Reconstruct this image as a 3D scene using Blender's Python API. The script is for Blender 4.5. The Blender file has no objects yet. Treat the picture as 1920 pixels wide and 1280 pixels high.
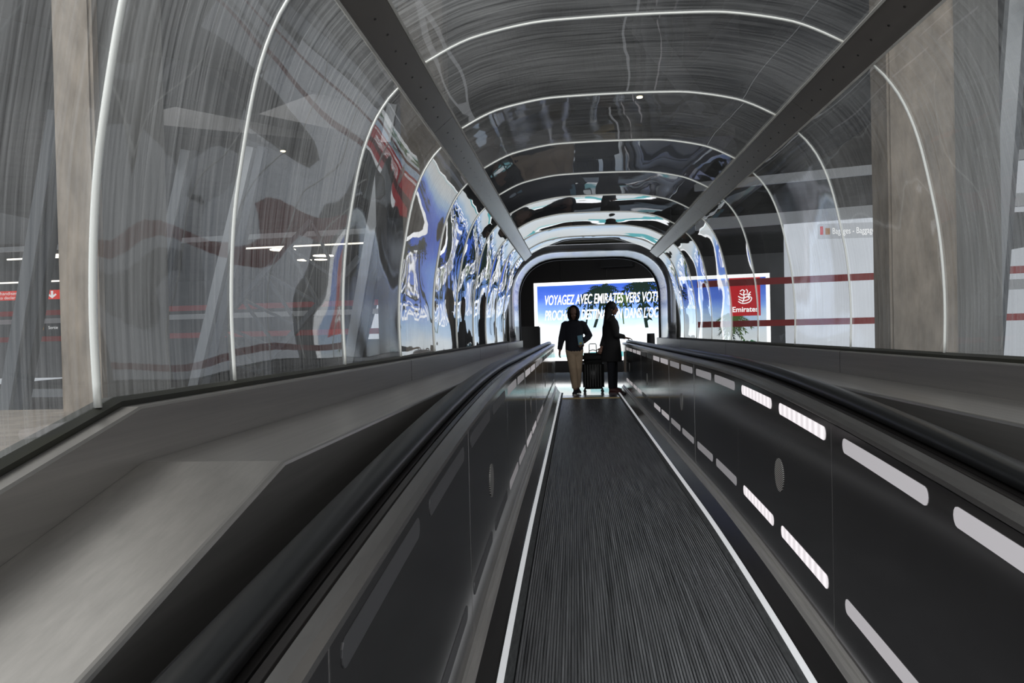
import bpy, bmesh, math, random
from mathutils import Vector, Matrix, Euler
random.seed(7)
S = bpy.context.scene
C = S.collection
PI = math.pi
R = math.radians
XC = 0.26                      # centre line of the tunnel and the walkway

# ------------------------------------------------------------------ camera
cam_d = bpy.data.cameras.new('camera'); cam = bpy.data.objects.new('camera', cam_d); C.objects.link(cam)
cam_d.sensor_width = 36.0; cam_d.lens = 1470 * 36 / 1920; cam_d.clip_start = 0.02; cam_d.clip_end = 300
cam.location = (0, 0, 1.2)
_m = Matrix.Rotation(R(4.605), 4, 'Z') @ Matrix.Rotation(R(90 - 0.634), 4, 'X') @ Matrix.Rotation(R(-1.3), 4, 'Z')
cam.rotation_euler = _m.to_euler()
S.camera = cam
S.view_settings.view_transform = 'Standard'; S.view_settings.look = 'None'
S.view_settings.gamma = 1.0; S.view_settings.use_curve_mapping = False
S.view_settings.exposure = 0.0

# ------------------------------------------------------------------ world and big lights
w = bpy.data.worlds.new('world'); S.world = w; w.use_nodes = True
wb = w.node_tree.nodes['Background']; wb.inputs[0].default_value = (0.80, 0.84, 0.90, 1); wb.inputs[1].default_value = 0.72

def area(name, loc, target, size, sizey, power, col=(1, 1, 1)):
    d = bpy.data.lights.new(name, 'AREA'); d.shape = 'RECTANGLE'; d.size = size; d.size_y = sizey
    d.energy = power; d.color = col
    o = bpy.data.objects.new(name, d); C.objects.link(o); o.location = loc
    o.rotation_euler = (Vector(target) - Vector(loc)).to_track_quat('-Z', 'Y').to_euler()
    return o
area('atrium_daylight', (-3.2, -1.6, 5.2), (-0.6, 0.7, 1), 3, 3, 360, (0.97, 0.98, 1))
area('atrium_daylight', (3, -9, 12), (4, 18, 3), 10, 6, 1300, (1, 0.98, 0.95))
area('hall_light', (-5.2, 4.4, 6.9), (-3.8, 5.0, 0), 7, 5, 185, (1, 0.985, 0.96))  # unseen overhead light, added so the near ledge reflects it
area('hall_light', (-7.0, 17, 6.0), (-7.0, 21, 0), 6, 4, 160, (1, 0.98, 0.95))
area('hall_light', (7.5, 12, 6.6), (6.5, 14, 0), 5, 5, 200, (1, 0.98, 0.95))

# ------------------------------------------------------------------ materials
def mat(name, col, rough=0.5, metal=0.0, emit=None, es=0.0, noise=0.0, nscale=(6, 6, 6), bump=0.0, spec=0.5, dark=None):
    m = bpy.data.materials.new(name); m.use_nodes = True
    nt = m.node_tree; b = nt.nodes['Principled BSDF']
    b.inputs['Base Color'].default_value = (*col, 1); b.inputs['Roughness'].default_value = rough
    b.inputs['Metallic'].default_value = metal; b.inputs['Specular IOR Level'].default_value = spec
    if emit:
        b.inputs['Emission Color'].default_value = (*emit, 1); b.inputs['Emission Strength'].default_value = es
    if noise or bump:
        tc = nt.nodes.new('ShaderNodeTexCoord'); mp = nt.nodes.new('ShaderNodeMapping')
        mp.inputs['Scale'].default_value = nscale
        nz = nt.nodes.new('ShaderNodeTexNoise'); nz.inputs['Detail'].default_value = 6; nz.inputs['Scale'].default_value = 1
        nz.inputs['Roughness'].default_value = 0.65
        nt.links.new(tc.outputs['Object'], mp.inputs[0]); nt.links.new(mp.outputs[0], nz.inputs['Vector'])
        if noise:
            mr = nt.nodes.new('ShaderNodeMix'); mr.data_type = 'RGBA'
            d = dark if dark else tuple(c * (1 - noise) for c in col)
            l = tuple(min(1, c * (1 + noise * 0.6)) for c in col)
            mr.inputs[6].default_value = (*d, 1); mr.inputs[7].default_value = (*l, 1)
            cr = nt.nodes.new('ShaderNodeMapRange'); cr.inputs[1].default_value = 0.3; cr.inputs[2].default_value = 0.7
            nt.links.new(nz.outputs[0], cr.inputs[0]); nt.links.new(cr.outputs[0], mr.inputs[0])
            nt.links.new(mr.outputs[2], b.inputs['Base Color'])
        if bump:
            bp = nt.nodes.new('ShaderNodeBump'); bp.inputs['Strength'].default_value = bump; bp.inputs['Distance'].default_value = 0.004
            nt.links.new(nz.outputs[0], bp.inputs['Height']); nt.links.new(bp.outputs[0], b.inputs['Normal'])
    return m

def glass_mat(name, dust=0.16, seed=0.0):
    """thin acrylic: see-through, mirror-like by Fresnel, with dusty wash streaks"""
    m = bpy.data.materials.new(name); m.use_nodes = True
    nt = m.node_tree; nt.nodes.clear(); L = nt.links.new; N = nt.nodes.new
    out = N('ShaderNodeOutputMaterial')
    tr = N('ShaderNodeBsdfTransparent'); tr.inputs[0].default_value = (0.80, 0.815, 0.82, 1)
    gl = N('ShaderNodeBsdfGlossy'); gl.inputs['Roughness'].default_value = 0.015; gl.inputs[0].default_value = (0.95, 0.97, 1, 1)
    ge = N('ShaderNodeNewGeometry'); dt = N('ShaderNodeVectorMath'); dt.operation = 'DOT_PRODUCT'
    ab = N('ShaderNodeMath'); ab.operation = 'ABSOLUTE'; om = N('ShaderNodeMath'); om.operation = 'SUBTRACT'; om.inputs[0].default_value = 1.0
    pw = N('ShaderNodeMath'); pw.operation = 'POWER'; pw.inputs[1].default_value = 4.2
    fr = N('ShaderNodeMath'); fr.operation = 'MULTIPLY_ADD'; fr.inputs[1].default_value = 0.90; fr.inputs[2].default_value = 0.06; fr.use_clamp = True
    L(ge.outputs['Incoming'], dt.inputs[0]); L(ge.outputs['Normal'], dt.inputs[1]); L(dt.outputs['Value'], ab.inputs[0]); L(ab.outputs[0], om.inputs[1]); L(om.outputs[0], pw.inputs[0]); L(pw.outputs[0], fr.inputs[0])
    tc = N('ShaderNodeTexCoord')
    nz = N('ShaderNodeTexNoise'); nz.inputs['Scale'].default_value = 1.7; nz.inputs['Detail'].default_value = 0.5
    mp0 = N('ShaderNodeMapping'); mp0.inputs['Location'].default_value = (seed, seed * 2, 0); mp0.inputs['Scale'].default_value = (1, 1.6, 1)
    L(tc.outputs['Object'], mp0.inputs[0]); L(mp0.outputs[0], nz.inputs['Vector'])
    bp = N('ShaderNodeBump'); bp.inputs['Strength'].default_value = 0.2 if dust < 0.3 else 0.08; bp.inputs['Distance'].default_value = 0.010
    L(nz.outputs[0], bp.inputs['Height']); L(bp.outputs[0], gl.inputs['Normal'])
    m1 = N('ShaderNodeMixShader'); L(fr.outputs[0], m1.inputs[0]); L(tr.outputs[0], m1.inputs[1]); L(gl.outputs[0], m1.inputs[2])
    # dust streaks running down the pane
    mp = N('ShaderNodeMapping'); mp.inputs['Scale'].default_value = (2.0, 55, 0.9)
    L(tc.outputs['Object'], mp.inputs[0])
    n2 = N('ShaderNodeTexNoise'); n2.inputs['Scale'].default_value = 1; n2.inputs['Detail'].default_value = 5; n2.inputs['Roughness'].default_value = 0.7
    L(mp.outputs[0], n2.inputs['Vector'])
    n3 = N('ShaderNodeTexNoise'); n3.inputs['Scale'].default_value = 1.1; n3.inputs['Detail'].default_value = 3
    L(tc.outputs['Object'], n3.inputs['Vector'])
    mu = N('ShaderNodeMath'); mu.operation = 'MULTIPLY'; L(n2.outputs[0], mu.inputs[0]); L(n3.outputs[0], mu.inputs[1])
    mr = N('ShaderNodeMapRange'); mr.inputs[1].default_value = 0.15; mr.inputs[2].default_value = 0.38
    mr.inputs[3].default_value = dust * 0.12; mr.inputs[4].default_value = dust
    L(mu.outputs[0], mr.inputs[0])
    df = N('ShaderNodeBsdfDiffuse'); df.inputs[0].default_value = (0.66, 0.67, 0.66, 1)
    tl = N('ShaderNodeBsdfTranslucent'); tl.inputs[0].default_value = (0.66, 0.67, 0.66, 1)
    md = N('ShaderNodeMixShader'); md.inputs[0].default_value = 0.5; L(df.outputs[0], md.inputs[1]); L(tl.outputs[0], md.inputs[2])
    m2 = N('ShaderNodeMixShader'); L(mr.outputs[0], m2.inputs[0]); L(m1.outputs[0], m2.inputs[1]); L(md.outputs[0], m2.inputs[2])
    L(m2.outputs[0], out.inputs[0])
    return m

M = dict(
    steel=mat('brushed_steel', (0.42, 0.41, 0.40), 0.30, 0.85, noise=0.16, nscale=(60, 1.2, 60), bump=0.10),
    ledge=mat('ledge_steel', (0.43, 0.41, 0.385), 0.34, 0.9, noise=0.13, nscale=(40, 0.9, 40), bump=0.05),
    panel=mat('panel_steel', (0.18, 0.172, 0.172), 0.13, 0.9, noise=0.10, nscale=(0.6, 1.5, 0.8)),
    trim=mat('silver_trim', (0.50, 0.48, 0.46), 0.27, 0.95, noise=0.12, nscale=(50, 1.5, 50)),
    trim_low=mat('satin_trim', (0.80, 0.77, 0.73), 0.42, 0.8, noise=0.15, nscale=(50, 1.5, 50)),
    seal=mat('pale_seal', (0.62, 0.60, 0.55), 0.5, noise=0.35, nscale=(30, 4, 30)),
    deck=mat('deck_dark', (0.08, 0.073, 0.07), 0.22, 0.85),
    rubber=mat('black_rubber', (0.008, 0.0085, 0.009), 0.30, 0.0, noise=0.2, nscale=(40, 2, 40)),
    gasket=mat('black_gasket', (0.012, 0.012, 0.011), 0.5, noise=0.9, nscale=(30, 3, 30), dark=(0.024, 0.024, 0.014)),
    black=mat('black', (0.006, 0.006, 0.006), 0.6),
    belt=mat('belt_ridge', (0.22, 0.223, 0.23), 0.42, 0.2, noise=0.75, nscale=(85, 1.4, 10)),
    brush=mat('brush_strip', (0.075, 0.078, 0.08), 0.7, noise=0.5, nscale=(90, 14, 20)),
    white_line=mat('lit_edge', (0.95, 0.95, 0.95), 0.35, 0.1, emit=(0.95, 0.97, 1), es=0.30),
    skirt=mat('skirt', (0.10, 0.096, 0.093), 0.24, 0.8, noise=0.2, nscale=(30, 1.5, 30)),
    beam=mat('rail_steel', (0.34, 0.31, 0.28), 0.26, 0.72, noise=0.10, nscale=(30, 0.8, 30)),
    hole=mat('screw', (0.02, 0.018, 0.015), 0.5),
    ring=mat('joint_ring', (0.86, 0.86, 0.80), 0.25, 0.1),
    portal=mat('portal_metal', (0.74, 0.76, 0.80), 0.22, 0.9, noise=0.06, nscale=(2, 8, 2)),
    concrete=mat('concrete', (0.28, 0.24, 0.195), 0.9, noise=0.42, nscale=(7, 7, 2.4), bump=0.3),
    concrete_dark=mat('concrete_dark', (0.20, 0.195, 0.18), 0.9, noise=0.30, nscale=(2.2, 16, 0.5), bump=0.3),  # darker concrete copy; the left column's shaded side is put into its colour
    slab=mat('slab_concrete', (0.14, 0.14, 0.138), 0.9, noise=0.35, nscale=(0.5, 0.7, 0.5)),
    hall=mat('hall_wall', (0.10, 0.10, 0.102), 0.8, noise=0.4, nscale=(0.25, 0.25, 0.4)),
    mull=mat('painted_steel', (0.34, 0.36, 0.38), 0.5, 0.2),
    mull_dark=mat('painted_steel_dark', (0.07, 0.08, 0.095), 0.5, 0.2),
    rail=mat('white_rail', (0.62, 0.64, 0.66), 0.45),
    red=mat('red_band', (0.50, 0.035, 0.035), 0.5),
    room=mat('room_dark', (0.016, 0.0135, 0.0125), 0.6),
    tile=mat('floor_tile', (0.46, 0.50, 0.56), 0.07, 0.0, noise=0.05),
    yellow=mat('comb_yellow', (0.62, 0.46, 0.20), 0.5, noise=0.2, nscale=(60, 5, 5)),
    lampw=mat('lamp_warm', (1, 1, 1), emit=(1, 0.9, 0.72), es=7),
    lampline=mat('lamp_line', (1, 1, 1), emit=(1, 0.93, 0.78), es=2.2),
    bright=mat('daylight_pane', (0.5, 0.5, 0.5), 0.6, emit=(0.80, 0.85, 0.92), es=0.85),
    skin=mat('skin', (0.22, 0.12, 0.085), 0.55),
    hair=mat('hair', (0.012, 0.010, 0.009), 0.6),
    hood=mat('navy_hoodie', (0.010, 0.011, 0.018), 0.9),
    chino=mat('beige_cotton', (0.40, 0.30, 0.205), 0.9, noise=0.12, nscale=(12, 12, 6)),
    coat=mat('black_coat', (0.012, 0.012, 0.013), 0.9),
    shoe=mat('dark_shoe', (0.02, 0.02, 0.024), 0.7), sole=mat('white_sole', (0.55, 0.53, 0.5), 0.6),
    shoe_red=mat('red_brown_shoe', (0.07, 0.018, 0.016), 0.6),
    jean=mat('dark_trousers', (0.010, 0.011, 0.016), 0.9),
    case=mat('black_case', (0.012, 0.012, 0.012), 0.45),
    paper=mat('booklet', (0.16, 0.32, 0.42), 0.5), paper2=mat('booklet_label', (0.6, 0.5, 0.1), 0.5),
    notice=mat('notice', (0.55, 0.42, 0.32), 0.6),
)
def strip_mat(name, es, band=True):
    m = bpy.data.materials.new(name); m.use_nodes = True; nt = m.node_tree; b = nt.nodes['Principled BSDF']
    b.inputs['Base Color'].default_value = (0.42, 0.42, 0.44, 1) if es > 0 else (0.12, 0.118, 0.122, 1); b.inputs['Roughness'].default_value = 0.35
    b.inputs['Emission Color'].default_value = (1, 0.93, 0.95, 1)
    tc = nt.nodes.new('ShaderNodeTexCoord'); wv = nt.nodes.new('ShaderNodeTexWave'); wv.bands_direction = 'Y'
    wv.inputs['Scale'].default_value = 4.2; wv.inputs['Distortion'].default_value = 0.4
    mr = nt.nodes.new('ShaderNodeMapRange'); mr.inputs[3].default_value = es * (0.82 if band else 1); mr.inputs[4].default_value = es * (1.15 if band else 1)
    nt.links.new(tc.outputs['Object'], wv.inputs[0]); nt.links.new(wv.outputs[1], mr.inputs[0]); nt.links.new(mr.outputs[0], b.inputs['Emission Strength'])
    return m
STRIP = {k: strip_mat('light_strip_' + k, v, bnd) for k, v, bnd in (('bright', 0.80, True), ('soft', 0.30, False), ('dim', 0.13, False), ('off', 0.0, False))}

def grille_mat():
    m = bpy.data.materials.new('slatted_grille'); m.use_nodes = True; nt = m.node_tree; b = nt.nodes['Principled BSDF']; L = nt.links.new
    tc = nt.nodes.new('ShaderNodeTexCoord'); mp = nt.nodes.new('ShaderNodeMapping'); mp.inputs['Rotation'].default_value = (R(24), 0, 0)
    wv = nt.nodes.new('ShaderNodeTexWave'); wv.bands_direction = 'Z'; wv.inputs['Scale'].default_value = 36
    st = nt.nodes.new('ShaderNodeMath'); st.operation = 'GREATER_THAN'; st.inputs[1].default_value = 0.5
    mx = nt.nodes.new('ShaderNodeMix'); mx.data_type = 'RGBA'; mx.inputs[6].default_value = (0.008, 0.008, 0.008, 1); mx.inputs[7].default_value = (0.55, 0.53, 0.50, 1)
    L(tc.outputs['Object'], mp.inputs[0]); L(mp.outputs[0], wv.inputs[0]); L(wv.outputs[1], st.inputs[0]); L(st.outputs[0], mx.inputs[0]); L(mx.outputs[2], b.inputs['Base Color'])
    b.inputs['Roughness'].default_value = 0.4; return m
GRILLE = grille_mat()

# ------------------------------------------------------------------ mesh helpers
def link(name, me, m=None, parent=None, smooth=False):
    o = bpy.data.objects.new(name, me); C.objects.link(o)
    for mm in (m if isinstance(m, (list, tuple)) else [m]):
        if mm: me.materials.append(mm)
    if smooth:
        for p in me.polygons: p.use_smooth = True
    if parent: o.parent = parent
    return o
def bmobj(name, bm, m, parent=None, smooth=False):
    bmesh.ops.recalc_face_normals(bm, faces=bm.faces)
    me = bpy.data.meshes.new(name); bm.to_mesh(me); bm.free()
    return link(name, me, m, parent, smooth)
def tag(o, label=None, cat=None, group=None, kind=None):
    if label: o['label'] = label
    if cat: o['category'] = cat
    if group: o['group'] = group
    if kind: o['kind'] = kind
    return o
def empty(name, loc=(0, 0, 0), rz=0):
    o = bpy.data.objects.new(name, None); C.objects.link(o); o.location = loc; o.rotation_euler = (0, 0, rz); o.empty_display_size = 0.1
    return o
def box(bm, x0, x1, y0, y1, z0, z1, mat4=None):
    vs = [bm.verts.new((x, y, z)) for x in (x0, x1) for y in (y0, y1) for z in (z0, z1)]
    if mat4:
        for v in vs: v.co = mat4 @ v.co
    for f in ((0, 1, 3, 2), (4, 6, 7, 5), (0, 4, 5, 1), (2, 3, 7, 6), (0, 2, 6, 4), (1, 5, 7, 3)):
        bm.faces.new([vs[i] for i in f])
    return vs
def boxobj(name, x0, x1, y0, y1, z0, z1, m, parent=None, bevel=0.0):
    bm = bmesh.new(); box(bm, x0, x1, y0, y1, z0, z1)
    if bevel: bmesh.ops.bevel(bm, geom=bm.edges[:], offset=bevel, segments=2, affect='EDGES')
    return bmobj(name, bm, m, parent)
def bar(bm, a, b, wx, wy, up=Vector((0, 0, 1))):
    a, b = Vector(a), Vector(b); d = (b - a).normalized()
    s = d.cross(up)
    if s.length < 1e-4: s = d.cross(Vector((0, 1, 0)))
    s.normalize(); t = s.cross(d).normalized()
    vs = [bm.verts.new(p + s * sx * wx / 2 + t * ty * wy / 2) for p in (a, b) for sx, ty in ((-1, -1), (1, -1), (1, 1), (-1, 1))]
    for i in range(4):
        j = (i + 1) % 4; bm.faces.new((vs[i], vs[j], vs[4 + j], vs[4 + i]))
    bm.faces.new(vs[:4][::-1]); bm.faces.new(vs[4:])
def barobj(name, a, b, wx, wy, m, parent=None):
    bm = bmesh.new(); bar(bm, a, b, wx, wy); return bmobj(name, bm, m, parent)
def sweep(bm, prof, ys, zf, closed=True, caps=True):
    """prof: list of (x, z); ys: stations along the walkway; zf(y): height offset"""
    rows = [[bm.verts.new((x, y, z + zf(y))) for x, z in prof] for y in ys]
    n = len(prof)
    for i in range(len(rows) - 1):
        for j in range(n if closed else n - 1):
            k = (j + 1) % n
            bm.faces.new((rows[i][j], rows[i][k], rows[i + 1][k], rows[i + 1][j]))
    if closed and caps:
        bm.faces.new(rows[0]); bm.faces.new(rows[-1][::-1])
    return rows
def tube(bm, pts, rad, n=8, closed=False):
    pts = [Vector(p) for p in pts]; rings = []
    prev = None
    for i, p in enumerate(pts):
        d = (pts[min(i + 1, len(pts) - 1)] - pts[max(i - 1, 0)]).normalized()
        if prev is None:
            s = d.cross(Vector((0, 0, 1)));
            if s.length < 1e-3: s = d.cross(Vector((0, 1, 0)))
        else: s = prev - d * prev.dot(d)
        s.normalize(); prev = s; t = d.cross(s)
        r = rad[i] if isinstance(rad, (list, tuple)) else rad
        rings.append([bm.verts.new(p + (s * math.cos(a) + t * math.sin(a)) * r) for a in [2 * PI * k / n for k in range(n)]])
    for i in range(len(rings) - 1):
        for k in range(n):
            bm.faces.new((rings[i][k], rings[i][(k + 1) % n], rings[i + 1][(k + 1) % n], rings[i + 1][k]))
    bm.faces.new(rings[0][::-1]); bm.faces.new(rings[-1])

A_, Y0_, YS_ = 0.0115, 5.5, -4.6
def drop(y):                                   # gentle crest of the moving walkway
    return -A_ * (Y0_ - y) ** 2 if y < Y0_ else 0.0
def ledge_z(y):                                # sheet steel ledges fold instead of bending
    return -0.233 * (1.665 - y) if y < 1.665 else 0.0
flat = lambda y: 0.0
def frange(a, b, s):
    n = max(1, int(round((b - a) / s))); return [a + (b - a) * i / n for i in range(n + 1)]
YB = -1.4                                      # where the near end stops, behind the camera
YW = 14.0                                      # end of the belt
YE = 15.4                                      # end of the balustrades
def side(s, prof):                             # offsets from the centre line to x, mirrored for s = -1
    return [(XC + s * o, z) for o, z in prof]

# ------------------------------------------------------------------ the moving walkway
walk = tag(empty('moving_walkway', (0, 0, 0)), 'dark ribbed moving walkway running straight ahead between two balustrades', 'moving walkway')
bm = bmesh.new(); prof = []
nr = 84; W2 = 0.510; p = 2 * W2 / nr
prof.append((XC - W2, -0.05))
for i in range(nr):
    x = XC - W2 + i * p
    h = 0.0 if i != 55 else 0.0015
    prof += [(x, -0.012), (x + p * 0.30, -0.012), (x + p * 0.34, h), (x + p * 0.96, h)]
prof += [(XC + W2, -0.012), (XC + W2, -0.05)]
sweep(bm, prof, frange(YB, 5.5, 0.23) + [YW], drop)
bmobj('belt', bm, M['belt'], walk)
boxobj('comb_plate', XC - 0.512, XC + 0.512, YW + 0.13, YW + 0.75, -0.05, 0.002, M['trim'], walk)
boxobj('comb_strip', XC - 0.512, XC + 0.512, YW, YW + 0.125, -0.05, 0.012, M['yellow'], walk)

def handrail_path(y):                          # handrail top height
    return drop(y)
for s, sd in ((-1, 'left'), (1, 'right')):
    side_word = sd
    bal = tag(empty('balustrade', (0, 0, 0)), 'dark steel balustrade with light slots on the %s of the ribbed belt' % sd, 'balustrade', 'balustrades of the walkway')
    ys = frange(YB, 5.5, 0.23) + frange(5.5, YE, 3.3)[1:]
    def part(name, prof, m, smooth=False, yy=None):
        bm = bmesh.new(); sweep(bm, side(s, prof), yy or ys, drop); return bmobj(name, bm, m, bal, smooth)
    part('brush_strip', [(0.514, 0.002), (0.548, 0.003), (0.548, -0.05), (0.514, -0.05)], M['brush'])
    part('bright_edge', [(0.5485, 0.004), (0.572, 0.014), (0.572, -0.05), (0.5485, -0.05)], M['white_line'])
    part('skirt_plate', [(0.5725, 0.013), (0.5805, 0.017), (0.632, 0.085), (0.66, 0.085), (0.66, -0.05), (0.5725, -0.05)], M['skirt'])
    part('lower_trim', [(0.630, 0.087), (0.628, 0.10), (0.636, 0.112), (0.650, 0.118), (0.652, 0.128), (0.648, 0.138), (0.66, 0.142), (0.668, 0.142), (0.668, 0.087)], M['trim_low'])
    part('upper_trim', [(0.662, 0.922), (0.652, 0.930), (0.652, 0.944), (0.666, 0.956), (0.69, 0.964), (0.692, 0.922)], M['trim'])
    part('deck', [(0.693, 0.955), (0.698, 0.963), (0.712, 0.965), (0.7125, 0.958), (0.716, 0.958), (0.7165, 0.966), (0.83, 0.966), (0.83, 0.925), (0.693, 0.925)], M['deck'])
    part('outer_cladding', [(0.831, 0.966), (0.852, 0.960), (0.86, 0.92), (0.86, 0.35), (0.85, 0.35), (0.85, 0.92), (0.831, 0.935)], M['skirt'])
    # panels of 1.65 m with two light slots along the top and two along the bottom
    step = 1.65; k0 = -2; n = 0
    y = 2.86 + (0.07 if s > 0 else 0) - 3 * step
    idx = -3
    while y < YE - 0.2:
        a = max(y, YB) + 0.003; b = min(y + step, YE) - 0.003
        if b - a > 0.5:
            full = b - a > 1.5
            # plate built as a grid with rectangular slot openings, then lenses set inside
            slots = []
            if full:
                for q in (0.065, 0.865):
                    ya = y + q; yb = ya + 0.66
                    slots += [(ya, yb, 0.285, 0.337), (ya, yb, 0.843, 0.894)]
            tl = 0.0012 * ((idx * 7919) % 5 - 2) / 2          # each plate sits a hair askew
            bm = bmesh.new(); sweep(bm, side(s, [(0.660, 0.143), (0.660, 0.921), (0.672, 0.921), (0.672, 0.143)]), frange(a, b, 0.2), drop)
            for v in bm.verts: v.co.x += s * tl * ((v.co.y - a) / (b - a) - 0.5)
            pn = bmobj('panel', bm, M['panel'], bal)
            bm = bmesh.new(); sweep(bm, side(s, [(0.6592, 0.143), (0.6592, 0.921), (0.672, 0.921), (0.672, 0.143)]), [a - 0.0055, a - 0.0005], drop)
            if idx > -3: bmobj('seam_strip', bm, M['trim'], bal)
            else: bm.free()
            if s > 0: kind = {-1: 'soft', 0: 'bright', 1: 'dim', 2: 'dim', 3: 'soft', 4: 'off', 5: 'soft', 6: 'soft'}.get(idx, 'dim')
            else: kind = {-1: 'off', 0: 'off', 1: 'dim', 2: 'soft', 3: 'dim'}.get(idx, 'off')
            for sa, sb, za, zb in slots:
                # rounded lens: the ends are half-round plates that cover the corners of the opening
                bm = bmesh.new(); r_ = (zb - za) / 2; zm = (za + zb) / 2; out_ = []
                cnt = 7
                for t in range(cnt): an = PI / 2 + PI * t / (cnt - 1); out_.append((sa + r_ * 0.8 + r_ * 0.8 * math.cos(an), zm + r_ * math.sin(an)))
                for t in frange(sa + r_, sb - r_, 0.14)[1:-1]: out_.append((t, za))
                for t in range(cnt): an = -PI / 2 + PI * t / (cnt - 1); out_.append((sb - r_ * 0.8 + r_ * 0.8 * math.cos(an), zm + r_ * math.sin(an)))
                for t in frange(sa + r_, sb - r_, 0.14)[1:-1][::-1]: out_.append((t, zb))
                f0 = [bm.verts.new((XC + s * 0.6580, yy_, zz_ + drop(yy_))) for yy_, zz_ in out_]
                f1 = [bm.verts.new((XC + s * 0.671, yy_, zz_ + drop(yy_))) for yy_, zz_ in out_]
                for t in range(len(f0)):
                    bm.faces.new((f0[t], f0[(t + 1) % len(f0)], f1[(t + 1) % len(f0)], f1[t]))
                ff = bm.faces.new(f0); fb = bm.faces.new(f1[::-1])
                bmesh.ops.triangulate(bm, faces=[ff, fb])
                ls = bmobj('light_strip', bm, STRIP[kind], pn)
                if kind == 'bright': ls['label'] = 'brightly lit white strip with visible diode bands'
            if full and idx % 2 == 0:
                # round ventilation grille of slanting fine bars
                yg = y + step * 0.45; zg = 0.56; rg = 0.076
                bm = bmesh.new()
                f = [[bm.verts.new((XC + s * xo, yg + rg * math.cos(2 * PI * t / 32), zg + rg * math.sin(2 * PI * t / 32) + drop(yg))) for t in range(32)] for xo in (0.6570, 0.661)]
                bm.faces.new(f[0]); bm.faces.new(f[1][::-1])
                for t in range(32): bm.faces.new((f[0][t], f[0][(t + 1) % 32], f[1][(t + 1) % 32], f[1][t]))
                bmobj('grille', bm, GRILLE, pn)
        y += step; idx += 1
    # handrail: rubber band with a rounded back, turning down round the far newel
    hp = [(0.728, 0.974), (0.7275, 0.990), (0.733, 1.003), (0.745, 1.010), (0.770, 1.012), (0.795, 1.010), (0.807, 1.003), (0.8125, 0.990), (0.812, 0.974), (0.800, 0.970), (0.740, 0.970)]
    bm = bmesh.new()
    path = [(yy, drop(yy), 0.0) for yy in frange(YB, 5.5, 0.23)] + [(YE - 0.1, 0.0, 0.0)]
    rr = 0.40
    for t in range(1, 13):
        an = PI * t / 13; path.append((YE - 0.1, 0.0, an))
    rows = []
    for yy, zz, an in path:
        row = []
        for o, z in hp:
            if an == 0: row.append(bm.verts.new((XC + s * o, yy, z + zz)))
            else:
                cz = 1.012 - rr; rad = rr - (1.012 - z)
                row.append(bm.verts.new((XC + s * o, yy + rad * math.sin(an), cz + rad * math.cos(an))))
        rows.append(row)
    for i in range(len(rows) - 1):
        for j in range(len(hp)):
            k = (j + 1) % len(hp); bm.faces.new((rows[i][j], rows[i][k], rows[i + 1][k], rows[i + 1][j]))
    bm.faces.new(rows[0]); bm.faces.new(rows[-1][::-1])
    tag(bmobj('handrail', bm, M['rubber'], None, True), 'glossy black rubber handrail on top of the %s balustrade' % sd, 'handrail', 'handrails of the walkway')
    part('newel_end', [(0.66, 0.0), (0.66, 0.96), (0.86, 0.96), (0.86, 0.0)], M['skirt'], yy=[YE, YE + 0.02])
    if s > 0:
        bm = bmesh.new(); box(bm, XC + 0.652, XC + 0.655, 14.55, 14.95, 0.42, 0.80)
        tag(bmobj('notice', bm, M['notice']), 'small beige notice on the right balustrade beside the standing woman', 'notice')

# ------------------------------------------------------------------ stainless ledges either side, folded where the slope starts
LE = 14.45
for s, sd in ((-1, 'left'), (1, 'right')):
    lg = tag(empty('steel_ledge'), 'wide folded stainless steel ledge between %s handrail and glass' % sd, 'ledge', 'steel ledges beside the handrails')
    ys = [YB, 1.665, LE]
    def lp(name, prof, m):
        bm = bmesh.new(); sweep(bm, side(s, prof), ys, ledge_z); return bmobj(name, bm, m, lg)
    lp('parapet', [(1.222, 0.932), (1.222, 1.050), (1.227, 1.055), (1.268, 1.055), (1.268, 0.85), (1.222, 0.85)], M['ledge'])
    lp('shelf', [(0.897, 0.922), (0.899, 0.928), (0.904, 0.931), (0.910, 0.932), (1.2215, 0.932), (1.2215, 0.92), (0.91, 0.92), (0.909, 0.40), (0.897, 0.40)], M['ledge'])
    lp('gasket', [(1.269, 1.056), (1.266, 1.068), (1.288, 1.078), (1.320, 1.074), (1.322, 0.95), (1.269, 0.95)], M['gasket'])
    # plates are joined by thin seams
    for q in (4.54, 7.9, 11.2):
        bm = bmesh.new()
        sweep(bm, side(s, [(1.2205, 0.934), (1.2205, 1.050), (1.2260, 1.0562), (1.268, 1.0562), (1.268, 1.0552), (1.2265, 1.0552), (1.2218, 1.050), (1.2218, 0.934)]), [q, q + 0.003], ledge_z)
        bmobj('seam', bm, M['skirt'], lg)

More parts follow.
